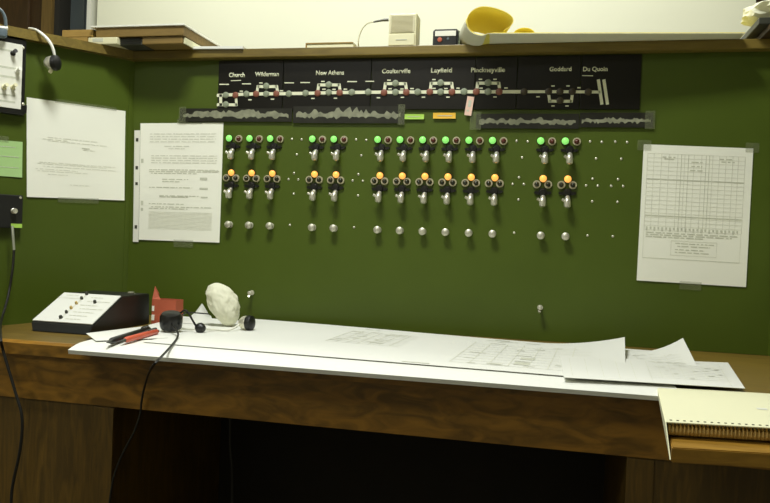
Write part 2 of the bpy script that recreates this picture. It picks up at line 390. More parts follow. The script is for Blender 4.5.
for s, a, b, y in (('Church', 229, 244.8, 76.6), ('Wilderman', 255, 279, 75.8), ('New Athens', 316, 344, 74.4), ('Coulterville', 382, 410.5, 72.8), ('Layfield', 431, 452, 72), ('Pinckneyville', 471, 505, 71.6), ('Goddard', 549.5, 571.5, 70.6), ('Du Quoin', 583, 607.5, 70.6)):
    p = PX(a, y, D1); q = PX(b, y, D1)
    text_mesh(s, FACE, p[0], q[0], (p[1]+q[1])/2-.001, .0105 if a < 500 else .0095, D1, 'station_name', 'track_white', dg_, bold=.028)
def round_lamp(m, r=.0068):
    bm = B(); lathe(bm, (0, 0, 0), (0, -1, 0), [(r*1.12, 0), (r*1.12, .0012), (r*.9, .0016), (r*.85, .0024), (0, .0034)], 18)
    return bm
protos = {}
for kind, xs in (('grey', ((226, 95.2), (226, 104.6), (246.6, 94.1), (266.4, 94.1), (266.4, 86.2), (289, 93.9), (305.8, 93.3), (328.9, 92.6), (328.9, 84.8), (351.9, 92.4), (368.3, 92.2), (395.6, 92.4), (395.6, 83.4), (417.9, 92.1), (440.7, 92.1), (440.7, 83), (464.1, 91.8), (488.1, 91.8), (488.1, 82.8))),
                 ('red', ((235.7, 95.2), (256.3, 94.1), (276.5, 93.8), (317.8, 93.3), (339.8, 92.9), (384.2, 92.7), (406.5, 92.4), (429.9, 92.1), (452, 92.1), (476.4, 91.8), (499.2, 91.8))),
                 ('dim', ((524.1, 91.8), (548.6, 91.7), (560, 91.7), (560, 100.7), (572.2, 91.7), (588.2, 92)))):
    for x, y in xs:
        p = FACE(*PX(x, y, D1), D1+.0008)
        if kind not in protos:
            t = round_lamp(kind)
            for v in t.verts: v.co += p
            protos[kind] = obj('track_lamp', t, 'lamp_'+kind, dg_, True)
            protos[kind]['label'] = {'grey': 'pale grey track lamp', 'red': 'dull red track lamp', 'dim': 'dim dark track lamp'}[kind]
            o0 = p; protos[kind+'p'] = p
        else: copy_tree(protos[kind], dg_, p - protos[kind+'p'])

# ------------------------------------------------------------------ lamps, levers, buttons on the board
GX, PIT = -.4656, .0514; ZG, ZA, ZK = .4294, .3486, .2263
ACTIVE = [0, 1, 2, 4, 5, 7, 8, 9, 10, 11, 12, 14, 15]; EMPTY = [3, 6, 13, 16, 17]
def lamp_proto(p, bezel, lens, label, r=.0072, rb=.0086):
    bm = B(); lathe(bm, p, (0, -1, 0), [(rb, 0), (rb, .0035), (rb*.94, .0045), (rb*.70, .0045), (rb*.68, .0025)], 20)
    o = obj('indicator_lamp', bm, bezel, board, True); o['label'] = label
    bm = B(); lathe(bm, V(p)+V((0, -.0025, 0)), (0, -1, 0), [(r*.95, 0), (r*.95, .003), (r*.8, .0056), (r*.45, .0074), (0, .008)], 18)
    obj('lens', bm, lens, o, True); return o
def lever_proto(p):
    p = V(p); bm = B()
    lathe(bm, p, (0, -1, 0), [(.0078, 0), (.0078, .006), (.0065, .0075), (0, .0078)], 20)
    # flat black index plate spreading left and right with narrowing tips
    pts = [(-.0190, .0008), (-.015, .0030), (-.0095, .0020), (-.0075, .0066), (-.003, .0098), (.003, .0098), (.0075, .0066), (.0095, .0020), (.015, .0030), (.0190, .0008), (.0165, -.0026), (.010, -.0042), (-.010, -.0042), (-.0165, -.0026)]
    fpoly(bm, lambda a, b, d: p + V((a, -d, b)), pts, .0004, .0042)
    o = obj('lever_switch', bm, 'black_plastic', board, True)
    bm = B(); a = p + V((.001, -.006, -.0095))
    tube(bm, [a, a+V((0, -.006, -.004)), a+V((0, -.0095, -.008)), a+V((0, -.010, -.013)), a+V((0, -.010, -.0175))], lambda f: .0052+.0022*min(1, f*1.6), 16)
    lathe(bm, a+V((0, -.010, -.0170)), (0, 0, -1), [(.0074, 0), (.0068, .003), (.0040, .0052), (0, .0058)], 16)
    tube(bm, [a+V((-.003, -.010, -.010)), a+V((-.0085, -.011, -.0065)), a+V((-.0115, -.0112, -.0046))], .0031, 10)
    obj('lever', bm, 'chrome', o, True); return o
def button_proto(p):
    bm = B(); lathe(bm, p, (0, -1, 0), [(.0075, 0), (.0075, .002), (.0045, .003), (.0045, .008)], 20)
    o = obj('push_button', bm, 'nickel', board, True)
    bm = B(); lathe(bm, V(p)+V((0, -.008, 0)), (0, -1, 0), [(.0048, 0), (.0080, .001), (.0087, .004), (.0078, .0072), (.0046, .009), (0, .0096)], 20)
    obj('button_cap', bm, 'nickel', o, True); return o
LZ1 = PX(440, 148.6, .004)[1]; LZ2 = PX(440, 190.2, .004)[1]; ZP = ZA - .0125
XL1 = .0095; XA = .0085
proto = {}
def put(kind, p, make):
    p = V(p)
    if kind not in proto: proto[kind] = (make(p), p)
    else: copy_tree(proto[kind][0], board, p - proto[kind][1])
for i in ACTIVE:
    x = GX + PIT*i
    put('g', (x, 0, ZG), lambda p: lamp_proto(p, 'lens_dark', 'lens_green', 'lit green lamp', .0080, .0084))
    put('r', (x+.0238, 0, ZG-.0008), lambda p: lamp_proto(p, 'bezel_metal', 'lens_red', 'unlit red lamp', .0056, .0086))
    put('l', (x+XL1, 0, LZ1), lever_proto)
    put('a', (x+XA, 0, ZA), lambda p: lamp_proto(p, 'lens_red', 'lens_amber', 'lit amber lamp', .0080, .0084))
    put('d', (x-.0045, 0, ZP), lambda p: lamp_proto(p, 'bezel_metal', 'lens_dark', 'unlit dark lamp', .0052, .0086))
    put('d', (x+.0195, 0, ZP), None)
    put('l', (x+XL1-.001, 0, LZ2), None)
    put('k', (x+.0085, 0, ZK), button_proto)
def screw_proto(p):
    bm = B(); lathe(bm, p, (0, -1, 0), [(.0027, 0), (.0027, .0006), (.0019, .0014), (0, .0018)], 12); return obj('blanking_screw', bm, 'nickel', board, True)
for i in EMPTY:
    x = GX + PIT*i
    for dx, z in ((0, ZG), (.0238, ZG-.0008), (XL1+.004, LZ1-.017), (XA, ZA+.002), (-.0045, ZP), (.0195, ZP), (XL1, LZ2-.016), (.003, ZK+.004)):
        put('s', (x+dx, 0, z), screw_proto)
# two short hook pins low on the board
for hx, hy in ((250, 293), (540, 308)):
    x, z = PX(hx, hy, .012)
    bm = B(); lathe(bm, (x, 0, z), (0, -1, 0), [(.006, 0), (.006, .0015), (.0026, .002), (.0026, .012), (.0046, .013), (.005, .016), (.0034, .018), (0, .0185)], 14)
    tube(bm, [(x, -.010, z), (x-.002, -.012, z-.006), (x-.001, -.015, z-.009), (x, -.018, z-.007)], .0022, 8)
    obj('hook_pin', bm, 'chrome', board, True)

# ------------------------------------------------------------------ strips and stickers under the diagram
def silhouette_strip(name, label, a, b, zt, zb, d, seed, amp, dark, tapes=()):
    x0, x1 = a, b
    o = thing(name, label, 'strip', FACE((x0+x1)/2, zb, d), 'silhouette strips taped under the diagram')
    bm = B(); fbox(bm, FACE, x0, zb, x1, zt, d, d+.0008, 0); bs = obj('backing_strip', bm, dark, o)
    rnd = random.Random(seed); bm = B(); zc = (zt+zb)/2; n = 46; up = []; lo = []
    h = 0.
    for k in range(n+1):
        t = k/n; h = h*.45 + rnd.uniform(-.25, 1.)*.7; env = amp*(.55+.45*math.sin(math.pi*t)**.7)
        x = x0 + (x1-x0)*(.03+.94*t)
        up.append((x, zc + env*max(.12, h)*(zt-zb)*.5)); lo.append((x, zc - (.22+.34*max(0, rnd.uniform(-.6, 1)))*(zt-zb)*.5))
    for k in range(n): fpoly(bm, FACE, [lo[k], lo[k+1], up[k+1], up[k]], d+.0008, d+.0011)
    obj('grey_silhouette', bm, 'strip_grey', bs)
    for t0, t1 in tapes:
        bm = B(); fbox(bm, FACE, t0, zb-.003, t1, zt+.004, d+.0012, d+.0015); obj('tape', bm, 'tape', o)
    return o
dS = .0042
q = lambda x, y: PX(x, y, .005)
silhouette_strip('paper_strip', 'black strip with grey silhouettes taped above the punched sheet at the diagram left end', q(180, 115)[0], q(292, 115)[0], q(236, 108.4)[1], q(236, 121.6)[1], dS, 3, .9, 'strip_dark', ((q(179, 115)[0], q(186, 115)[0]),))
silhouette_strip('paper_strip', 'black strip with taller grey silhouettes ending beside the small green label', q(293, 115)[0], q(404, 115)[0], q(350, 106.2)[1], q(350, 123.2)[1], dS, 11, .9, 'strip_dark', ((q(398, 115)[0], q(405, 115)[0]),))
silhouette_strip('paper_strip', 'x', q(476, 121)[0], q(579, 121)[0], q(530, 113.6)[1], q(530, 128.6)[1], dS, 5, .6, 'strip_dark', ((q(470, 121)[0], q(481, 121)[0]),))['label'] = 'dark strip with small grey silhouettes directly right of and below the pink tag'
silhouette_strip('paper_strip', 'dark strip with faint grey hump at the far right end of the diagram', q(579.6, 121)[0], q(653, 121)[0], q(615, 112.6)[1], q(615, 127.4)[1], dS, 8, .5, 'strip_dark', ((q(645, 121)[0], q(655, 121)[0]),))
def sticker(name, label, x0, x1, y0, y1, m, rot=0., d=.0046):
    a = PX((x0+x1)/2, (y0+y1)/2, d); w = PX(x1, y0, d)[0]-PX(x0, y0, d)[0]; h = PX(x0, y0, d)[1]-PX(x0, y1, d)[1]
    F = lambda p, q_, dd: FACE(a[0]+p*math.cos(rot)-q_*math.sin(rot), a[1]+p*math.sin(rot)+q_*math.cos(rot), dd)
    fn = lambda u, v: F((u-.5)*w, (v-.5)*h, d + .0012*(v-.5)**2)
    bm = B(); patch(bm, fn, 4, 4, .0004); 
    if m == 'label_orange': marks(bm, fn, [(.2, .42, .85, .55, 1)])
    if m == 'tag_pink': marks(bm, fn, [(.3, .45, .7, .8, 1), (.25, .2, .6, .3, 1)])
    if m == 'label_green': marks(bm, fn, [(.15, .45, .8, .56, 1)])
    return tag(obj(name, bm, [m, 'ink_mid']), label, 'label')
sticker('sticky_label', 'small green sticky label under the middle of the track diagram', 404.5, 424, 114.2, 119.2, 'label_green')
sticker('sticky_label', 'small orange sticky label between the green label and the pink tag', 433, 455.5, 112.8, 118.6, 'label_orange')
sticker('paper_tag', 'pink paper tag hanging crooked from the track diagram', 465.8, 472.8, 96.5, 115.5, 'tag_pink', .13*-1, d=.0072)

# ------------------------------------------------------------------ sheets taped to the boards
def wall_sheet(label, F, corners, m, mk, tapes, curl=.003, d=.0012, cat='paper', extra=None):
    """corners: TL, TR, BR, BL in the board's frame."""
    tl, tr, br, bl = [V((a, b, 0)) for a, b in corners]
    def fn(u, v):
        p = (bl*(1-u)+br*u)*(1-v) + (tl*(1-u)+tr*u)*v
        return F(p.x, p.y, d + .0006 + curl*((1-v)**3*abs(u-.5)*.8 + .25*math.sin(3.1*u+1)*v*(1-v)))
    if (F(1, 0, 0)-F(0, 0, 0)).cross(F(0, 1, 0)-F(0, 0, 0)).dot(F(0, 0, 1)-F(0, 0, 0)) < 0: pass
    cen = fn(.5, 0); o = thing('paper_sheet', label, cat, cen, 'sheets taped to the green boards')
    bm = B(); patch(bm, fn, 14, 14, .0004); marks(bm, fn, mk, .0006); obj('sheet', bm, [m, 'ink_faint', 'ink_mid', 'ink_dark'], o)
    for u0, v0, u1, v1 in tapes:
        bm = B(); g = lambda a, b: fn(u0+(u1-u0)*a, v0+(v1-v0)*b) + (F(0, 0, 1)-F(0, 0, 0))*.0010
        patch(bm, g, 4, 3, .0002); obj('tape', bm, 'tape', o)
    if extra: extra(o, fn)
    return o
def textlines(rows, seed, mi=1, h=.006):
    """rows: (v, u0, u1): a run of broken strips that stands for unreadable print."""
    r = random.Random(seed); out = []
    for v, u0, u1 in rows:
        u = u0
        while u < u1:
            w = r.uniform(.02, .09); out.append((u, v, min(u+w, u1), v+h, mi)); u += w + r.uniform(.008, .02)
    return out
# left board sheet in a punched sleeve
P4 = [PX(140.9, 123.4), PX(223.8, 122.8), PX(219.9, 242.7), PX(139.4, 239.7)]
mk = textlines([(.905-.022*k, .12, .92) for k in range(4)], 1) + textlines([(.80, .3, .6), (.78, .35, .55)], 2) + textlines([(.72-.02*k, .14, .94) for k in range(4)], 3)
mk += textlines([(.60, .12, .95), (.585, .12, .95), (.57, .14, .7)], 4, 2) + textlines([(.52, .28, .6), (.50, .28, .5), (.45, .12, .65), (.38, .25, .75), (.37, .25, .6), (.31, .12, .55), (.285, .15, .9), (.27, .12, .6)], 5, 2)
mk += [(.74+.0, .52, .83, .54, 2), (.74, .44, .84, .455, 2), (.76, .37, .84, .38, 2), (.77, .59, .97, .6, 2)]
mk += [(.015+.0, .66, .045, .695, 2), (.02, .30, .05, .335, 2), (.02, .25, .05, .275, 2)]
mk += [(.12, .1+.011*k, .9, .1+.011*k+.003, 1) for k in range(14)]
def sleeve(o, fn):
    bm = B(); g = lambda a, b: fn(-.075+.07*a, -.02+.96*b) + V((0, .0004, 0))
    patch(bm, g, 2, 8, .0005)
    marks(bm, g, [(.3, .90, .75, .93, 1), (.3, .65, .75, .68, 1), (.3, .51, .75, .535, 1), (.3, .12, .75, .15, 1)], .0008); obj('punched_strip', bm, ['white_plastic', 'ink_dark'], o)
wall_sheet('white typed sheet with punched left margin taped near the left corner of the board', FACE, P4, 'paper', mk, [(.44, -.05, .68, .012), (.45, .99, .75, 1.035)], extra=sleeve)
# right board ruled form
P4 = [PX(643.7, 144.3), PX(753.2, 148.6), PX(745.7, 287.1), PX(636.5, 280.3)]
L = []
for k in range(19): L.append((.04, .935-.031*k, .93, .9375-.031*k, 1))
for u in (.04, .1, .17, .24, .32, .355, .385, .42, .47, .54, .58, .61, .64, .70, .76, .82, .87, .93): L.append((u, .38, u+.004, .937, 1 if u not in (.355, .42, .58, .61) else 2))
L += [(.04, .745, .93, .752, 2), (.04, .48, .93, .486, 2), (.04, .17, .043, .38, 1), (.927, .17, .93, .38, 1), (.04, .17, .93, .173, 2), (.3, .2, .72, .203, 1), (.3, .305, .72, .308, 1), (.3, .2, .303, .308, 1), (.717, .2, .72, .308, 1)]
for k in range(24): L.append((.06+.036*k, .372 + .012*(k % 2), .075+.036*k, .40, 2))
L += textlines([(.355, .06, .9), (.34, .06, .85), (.325, .06, .6)], 6, 2, .007) + textlines([(.285, .34, .7), (.265, .36, .66), (.24, .34, .6), (.22, .34, .66)], 7, 2) + textlines([(.91, .18, .3), (.895, .2, .3), (.88, .45, .55), (.85, .45, .55), (.82, .44, .56), (.89, .72, .84), (.91, .7, .83)], 8, 2)
wall_sheet('white ruled form with a large table taped at the right of the board', FACE, P4, 'paper', L, [(-.06, .955, .07, 1.03), (.93, .97, 1.05, 1.04), (.40, -.045, .6, .015)], .002)
# the square sheet on the left side board
P4 = [WX(26.4, 97.3), WX(125.2, 111.2), WX(123.9, 200.5), WX(26.4, 196.9)]
mk = textlines([(.62, .2, .7), (.60, .15, .4), (.585, .2, .8), (.52, .55, .68), (.36, .12, .9), (.345, .1, .8), (.32, .15, .9), (.29, .08, .5), (.27, .1, .6), (.24, .2, .4), (.14, .42, .62)], 9, 1, .005) + [(.54, .535, .62, .545, 2)]
wall_sheet('large white sheet taped to the left side board, faint writing across it', WING, P4, 'paper', mk, [(.27, .985, .9, 1.025), (.3, -.045, .72, .012)], .004)
# green note, half out of frame
P4 = [WX(-14, 139), WX(22.4, 142), WX(21.8, 177.6), WX(-14, 175)]
mk = textlines([(.82, .2, .8), (.55, .1, .9), (.25, .1, .9)], 12, 2, .02)
wall_sheet('pale green note on the left side board under the white switch box', WING, P4, 'paper_green', mk, [(.3, .95, .6, 1.12)], .002, cat='note')
# right side board sheet
P4 = [(RWING_s, z) for RWING_s, z in ((.016, .30), (.22, .30), (.22, .02+.14), (.016, .02+.14))]
wall_sheet('pale sheet on the right side board cut off by the picture edge', RWING, P4, 'paper', textlines([(.8, .1, .9), (.6, .1, .9), (.4, .1, .8)], 14, 1, .02), [], .001)

# ------------------------------------------------------------------ boxes on the left side board
s1, z1 = WX(23, 45, .02); s1b, z0 = WX(21, 109.4, .02); s2 = s1+.14
sb = thing('switch_box', 'white faced switch box in a black frame high on the left side board', 'switch box', WING((s1+s2)/2, z0, 0))
bm = B(); fbox(bm, WING, s1-.008, z0-.012, s2, z1+.012, 0.0003, .018, 0, .002); obj('frame', bm, 'black_plastic', sb)
bm = B(); fbox(bm, WING, s1, z0, s2-.006, z1, .018, .0195, 0, .0006)
mkp = [(.06, .86, .2), (.05, .60, .23), (.05, .46, .23), (.05, .18, .25), (.06, .08, .22)]
for a, b, w in mkp:
    fbox(bm, WING, s1+.012, z0+(z1-z0)*b, s1+.012+.14*w*1.2, z0+(z1-z0)*b+.004, .0195, .0198, 1)
fp = obj('face_plate', bm, ['white_plastic', 'ink_mid'], sb)
for x, y, m, l in ((13.6, 53, 'black_plastic', 'black toggle'), (18, 71, 'white_plastic', None), (4.8, 87, 'cream_plastic', None), (13.6, 87, 'cream_plastic', None)):
    s, z = WX(x, y, .025); p = WING(s, z, .0195)
    bm = B(); lathe(bm, p, NW, [(.0055, 0), (.0055, .002), (.003, .003)], 12)
    tube(bm, [p, p+NW*.008+V((0, 0, .002)), p+NW*.015-UW*.002+V((0, 0, .004))], lambda f: .0028+.0016*f, 10, sm=4); o = obj('toggle', bm, m, fp, True)
    if l: o['label'] = l
for y in (47.5, 104):
    s, z = WX(22.5, y, .02); bm = B(); lathe(bm, WING(s-.002, z, .018), NW, [(.003, 0), (.003, .001), (0, .003)], 10); obj('screw', bm, 'nickel', sb, True)
s, z = WX(21, 101, .02)
bm = B(); fbox(bm, WING, s1-.014, z0-.006, s1-.004, z0+.012, .0005, .016, 0, .002); obj('latch', bm, 'black_plastic', sb)
s1, z1 = WX(23.3, 195.5, .016); _, z0 = WX(23.3, 228.5, .016); s2 = s1+.10
jb = thing('jack_box', 'black headset jack box on the left side board with a plugged cable', 'jack box', WING((s1+s2)/2, z0, 0))
bm = B(); fbox(bm, WING, s1, z0, s2, z1, 0.0003, .016, 0, .002); obj('body', bm, 'black_matte', jb)
s, z = WX(13.8, 211, .018); bm = B(); lathe(bm, WING(s, z, .016), NW, [(.006, 0), (.006, .002), (.0045, .003), (.006, .008), (.0055, .012), (0, .0135)], 14); obj('knob', bm, 'chrome', jb, True)
s, z = WX(21, 197.3, .016); bm = B(); lathe(bm, WING(s+.001, z-.001, .016), NW, [(.0026, 0), (.0026, .001), (0, .0022)], 10); obj('screw', bm, 'nickel', jb, True)
a = WX(11, 223.5, .0163); b = WX(22, 228, .0163); bm = B(); fbox(bm, WING, a[0], b[1], b[0], a[1], .016, .0165); obj('name_label', bm, 'label_green', jb)
# its cable
P = [WING(*WX(12.4, 226, .024), .024), WING(*WX(13, 236, .028), .028), WING(*WX(14, 250, .03), .03), WING(*WX(12.5, 270, .035), .035), WING(*WX(8, 297, .045), .045)]
P2 = [P[-1], V((-.80, -.36, -.002)) , onY(0.5, 336, YF-.006), onY(3.5, 352, YF-.008), onY(15, 391, YF-.008), onY(22, 418, YF-.01), onY(20, 450, YF-.01), onY(12, 490, YF-.01), onY(11, 525, YF-.01)]
P2[1] = onZ(1.0, 322, .006)
cab = thing('headset_cable', 'thin black cable hanging from the jack box down over the desk front at far left', 'cable', P[0])
bm = B(); tube(bm, P[:3], .0028, 8); o = obj('plug', bm, 'cable_silver', cab, True); o['label'] = 'silver plug and sleeve'
bm = B(); tube(bm, P[2:4]+P2, .0026, 8); obj('cord', bm, 'cable_black', cab, True)

# ------------------------------------------------------------------ things hung on / standing on the shelf, left
hs = thing('headset', 'white headset band hooked over the left shelf with chrome and black earpiece', 'headset', WING(*WX(53, 70, .05), .05))
P = [WING(*WX(x, y, d), d) for x, y, d in ((29, 28.3, -.005), (36, 29.8, .02), (43.6, 35.5, .035), (49.5, 42, .042), (53, 49, .045), (54.8, 57, .045))]
bm = B(); tube(bm, P, lambda f: .0022+.0022*min(1, 2*f)-(.0015*f), 10); obj('headband', bm, 'white_plastic', hs, True)
p = WING(*WX(53.5, 63, .045), .045); ax = V((1, .12, .05))
bm = B(); lathe(bm, p-ax.normalized()*.012, ax, [(0, -.008), (.008, -.007), (.0135, -.001), (.0155, .008), (.015, .012)], 20); obj('earpiece_shell', bm, 'chrome', hs, True)
bm = B(); lathe(bm, p-ax.normalized()*.001, ax, [(.0155, 0), (.0175, .004), (.016, .011), (.009, .014), (0, .0145)], 20); obj('earpiece_cushion', bm, 'black_matte', hs, True)
bm = B(); tube(bm, [p+V((-.004, -.002, -.012)), p+V((-.003, -.004, -.018)), p+V((-.006, -.004, -.021))], .0042, 10, sm=4); obj('earpiece_tab', bm, 'cream_plastic', hs, True)
h2 = thing('headset', 'grey hoop with a white collar standing on the far left end of the shelf', 'headset', WING(*WX(2, 36, .03), .03))
P = [WING(*WX(x, y, .03), .03) for x, y in ((-10, 9), (-3, 8.5), (2, 11.5), (5, 18), (5.8, 26))]
bm = B(); tube(bm, P, .0034, 10); obj('hoop', bm, 'blue_grey', h2, True)
P = [WING(*WX(x, y, .03), .03) for x, y in ((-2, 27.6), (7.6, 28.4))]
bm = B(); tube(bm, P, .0042, 10, sm=0); obj('collar', bm, 'white_plastic', h2, True)
p = WING(*WX(2, 29, .03), .03); bm = B(); lathe(bm, p, (0, 0, -1), [(.010, 0), (.011, .004), (.010, .016), (.006, .019)], 16); obj('earpiece', bm, 'blue_grey', h2, True)

zs = HB
def wbox_px(x0, x1, y0, y1, yy, back):                # front face seen between two columns / rows on plane y = yy
    a = onY(x0, y1, yy); b = onY(x1, y0, yy); return V((a.x, yy, a.z)), V((b.x, yy+back, b.z))
# two tan boards stacked at the corner
for (x0, x1, y0, y1, lab, dz) in ((62, 92, 37, 43.5, 'lower tan wooden board with its end at the shelf corner', 0), (62, 101, 29.5, 36.5, 'upper tan wooden board under the white topped case', 1)):
    pass
yB = -.078
bB = onZ(146, 44, zs); 
case_lo = V((onY(146, 44, yB).x, yB, zs+.0005)); case_hi_z = onY(165, 36.2, yB).z
x_r = onY(184, 40, yB).x
bookT = thing('flat_case', 'brown flat case with bare wooden front under the white topped case', 'case', (case_lo.x+.05, 0, zs))
yb2 = .13
bm = B(); box(bm, (case_lo.x-.01, yB, zs+.0005), (x_r-.004, yb2, case_hi_z-.0005), 0, .002); obj('body', bm, 'case_brown', bookT)
bm = B(); box(bm, (x_r-.004, yB+.006, zs+.002), (x_r-.0005, yb2-.006, case_hi_z-.002)); obj('page_edge', bm, 'paper_cream', bookT)
zt = onY(140, 25, yB-.004).z; zc = case_hi_z
xl = onY(96, 28, yB-.004).x
cs = thing('flat_case', 'white topped brown flat case, uppermost of the stack at the shelf corner', 'case', ((xl+x_r)/2, 0, zc))
bm = B(); box(bm, (xl, yB-.004, zc), (x_r, yb2+.01, zt-.004), 0, .0015); obj('body', bm, 'case_brown', cs)
bm = B(); box(bm, (xl-.012, yB-.008, zt-.004), (x_r+.003, yb2+.012, zt), 0, .001); obj('lid', bm, 'white_plastic', cs)
# dark ribbed binder and white box under it
x0 = onY(117, 42, yB).x; x1 = case_lo.x-.012
db = thing('binder', 'dark ribbed binder lying between the white box and the brown case', 'binder', ((x0+x1)/2, 0, zs))
bm = B(); box(bm, (x0+.001, yB+.004, zs+.0005), (x1, .10, case_hi_z-.003), 0, .002); obj('cover', bm, 'dark_grey', db)
bm = B()
for k in range(4): box(bm, (x0+.004, yB+.0025, zs+.004+.0045*k), (x1-.004, yB+.0045, zs+.0062+.0045*k))
obj('rib', bm, 'black_matte', db)
y2 = yB-.01; x0 = onY(88, 42, y2).x; x1 = onY(117, 42, y2).x
wb = thing('small_box', 'small white box with grey label at the left shelf corner', 'box', ((x0+x1)/2, y2+.04, zs))
bm = B(); box(bm, (x0, y2, zs+.0005), (x1, y2+.09, onY(100, 37.3, y2).z), 0, .0015); obj('carton', bm, 'cream_plastic', wb)
bm = B(); box(bm, (x0+.012, y2-.0006, zs+.006), (x0+.04, y2-.0001, zs+.014)); obj('box_label', bm, 'ink_mid', wb)
# two tan boards, lower then upper, on the angled part of the shelf
x0 = onY(62, 40, y2+.01).x; x1 = onY(88, 40, y2+.01).x-.003; zm = onY(75, 37, y2+.01).z; zt2 = onY(75, 29.5, y2+.01).z
bm = B(); box(bm, (x0, y2+.012, zs+.0005), (x1, y2+.12, zm), 0, .0012); tag(obj('wooden_board', bm, 'box_wood'), 'lower of two tan boards stacked beside the small white box', 'board', 'tan boards at the shelf corner')
bm = B(); box(bm, (x0-.002, y2+.012, zm+.0006), (onY(95, 33, y2+.01).x-.006, y2+.13, zt2), 0, .0012); tag(obj('wooden_board', bm, 'box_wood'), 'upper of two tan boards stacked at the left shelf corner', 'board', 'tan boards at the shelf corner')
# thin white papers on the shelf right of the case
a = onZ(192, 47.5, zs+.001); bm = B()
xa = onY(190, 46, -.03).x; xb = onY(243, 46, -.03).x
fn = lambda u, v: V((xa+(xb-xa)*u, -.031+.15*v, zs+.0062-.002*u))
patch(bm, fn, 6, 4, .0055); tag(obj('paper_stack', bm, 'paper_bright'), 'thin stack of white paper lying on the shelf right of the brown case', 'paper')
# booklet
a, b = wbox_px(305.5, 356, 38.5, 45.6, -.012, .11); bk = thing('booklet', 'cream booklet with brown cover lying on the shelf left of the radio', 'book', ((a.x+b.x)/2, .04, zs))
hB = b.z-a.z
bm = B(); box(bm, (a.x+.003, -.010, zs+.0018), (b.x-.006, .098, zs+hB-.002)); obj('pages', bm, 'paper_cream', bk)
bm = B(); box(bm, (a.x, -.012, zs+.0004), (b.x, .10, zs+.0018)); box(bm, (a.x, -.012, zs+hB-.002), (b.x-.007, .10, zs+hB)); box(bm, (a.x, -.012, zs+.0018), (a.x+.0025, .10, zs+hB-.002))
obj('cover', bm, 'box_wood', bk)
# cream speaker / radio
a, b = wbox_px(388, 415.5, 9.5, 44.2, -.012, .045); hR = b.z-a.z
ra = thing('desk_speaker', 'small upright cream speaker box with grille on the shelf', 'speaker', ((a.x+b.x)/2, .01, zs))
bm = B(); box(bm, (a.x, -.012, zs+.0005), (b.x+.004, .034, zs+hR), 0, .004); obj('case', bm, 'cream_plastic', ra)
bm = B(); box(bm, (a.x+.003, -.0132, zs+hR*.42), (b.x-.001, -.0121, zs+hR*.95), 0, .0004)
for k in range(14): box(bm, (a.x+.006, -.0142, zs+hR*(.45+.034*k)), (b.x-.005, -.0131, zs+hR*(.45+.034*k)+.0013))
obj('grille', bm, 'cream_grille', ra)
bm = B(); box(bm, (a.x+.001, -.0138, zs+.004), (b.x, -.0121, zs+hR*.38), 0, .0005); obj('lower_panel', bm, 'cream_plastic', ra)
bm = B(); box(bm, (a.x+.018, -.0146, zs+hR*.2), (a.x+.043, -.0137, zs+hR*.225)); obj('nameplate', bm, 'ink_mid', ra)
pk = thing('speaker_lead', 'thin cream lead with dark plug looping into the cream speaker', 'cable', (a.x-.03, .0, zs))
P = [onY(x, y, .01) for x, y in ((388.5, 19.8), (384, 20), (378, 21))]
bm = B(); tube(bm, [P[0], P[1]], .0034, 10, sm=0); tube(bm, [P[1], P[2], onY(373.5, 22, .01)], lambda f: .003-.0012*f, 10, sm=3); obj('plug', bm, 'plug_grey', pk, True)
bm = B(); tube(bm, [onY(x, y, .01) for x, y in ((373.5, 22), (367.5, 23.5), (362.5, 28.5), (359.3, 36), (358.3, 43.5))] + [V((onY(358.3, 43.5, .01).x, .03, zs+.002)), V((onY(358.3, 43.5, .01).x+.01, .10, zs+.002))], .0014, 8); obj('cord', bm, 'cable_cream', pk, True)
# black box with white label
a, b = wbox_px(432.5, 455.5, 24.5, 42.6, -.014, .055); hK = b.z-a.z
kb = thing('label_box', 'small black rounded box with white label beside the cream speaker', 'box', ((a.x+b.x)/2, .01, zs))
bm = B(); xe = onY(463.5, 40, .0).x
prism(bm, [V((0, -.014, .0)), V((0, -.014, hK*.86)), V((0, -.009, hK)), V((0, .045, hK)), V((0, .045, 0))], (a.x, 0, zs+.0005), (b.x+.006, 0, zs+.0005), 0, .003); obj('body', bm, 'black_plastic', kb)
bm = B(); box(bm, (b.x+.006, -.008, zs+.0006), (b.x+.011, .04, zs+hK*.9), 0, .002); obj('side_cap', bm, 'grey_green', kb)
bm = B(); box(bm, (a.x+.005, -.0152, zs+hK*.56), (b.x+.002, -.0141, zs+hK*.86), 0, .0004); obj('white_label', bm, 'white_plastic', kb)
p = V((a.x+.016, -.0141, zs+hK*.36)); bm = B(); lathe(bm, p, (0, -1, 0), [(.0055, 0), (.005, .002), (0, .003)], 14); obj('red_button', bm, 'red_card', kb, True)
p = V((a.x+.034, -.0141, zs+hK*.40)); bm = B(); lathe(bm, p, (0, -1, 0), [(.003, 0), (.0025, .001), (0, .0015)], 10); obj('small_button', bm, 'blue_grey', kb, True)

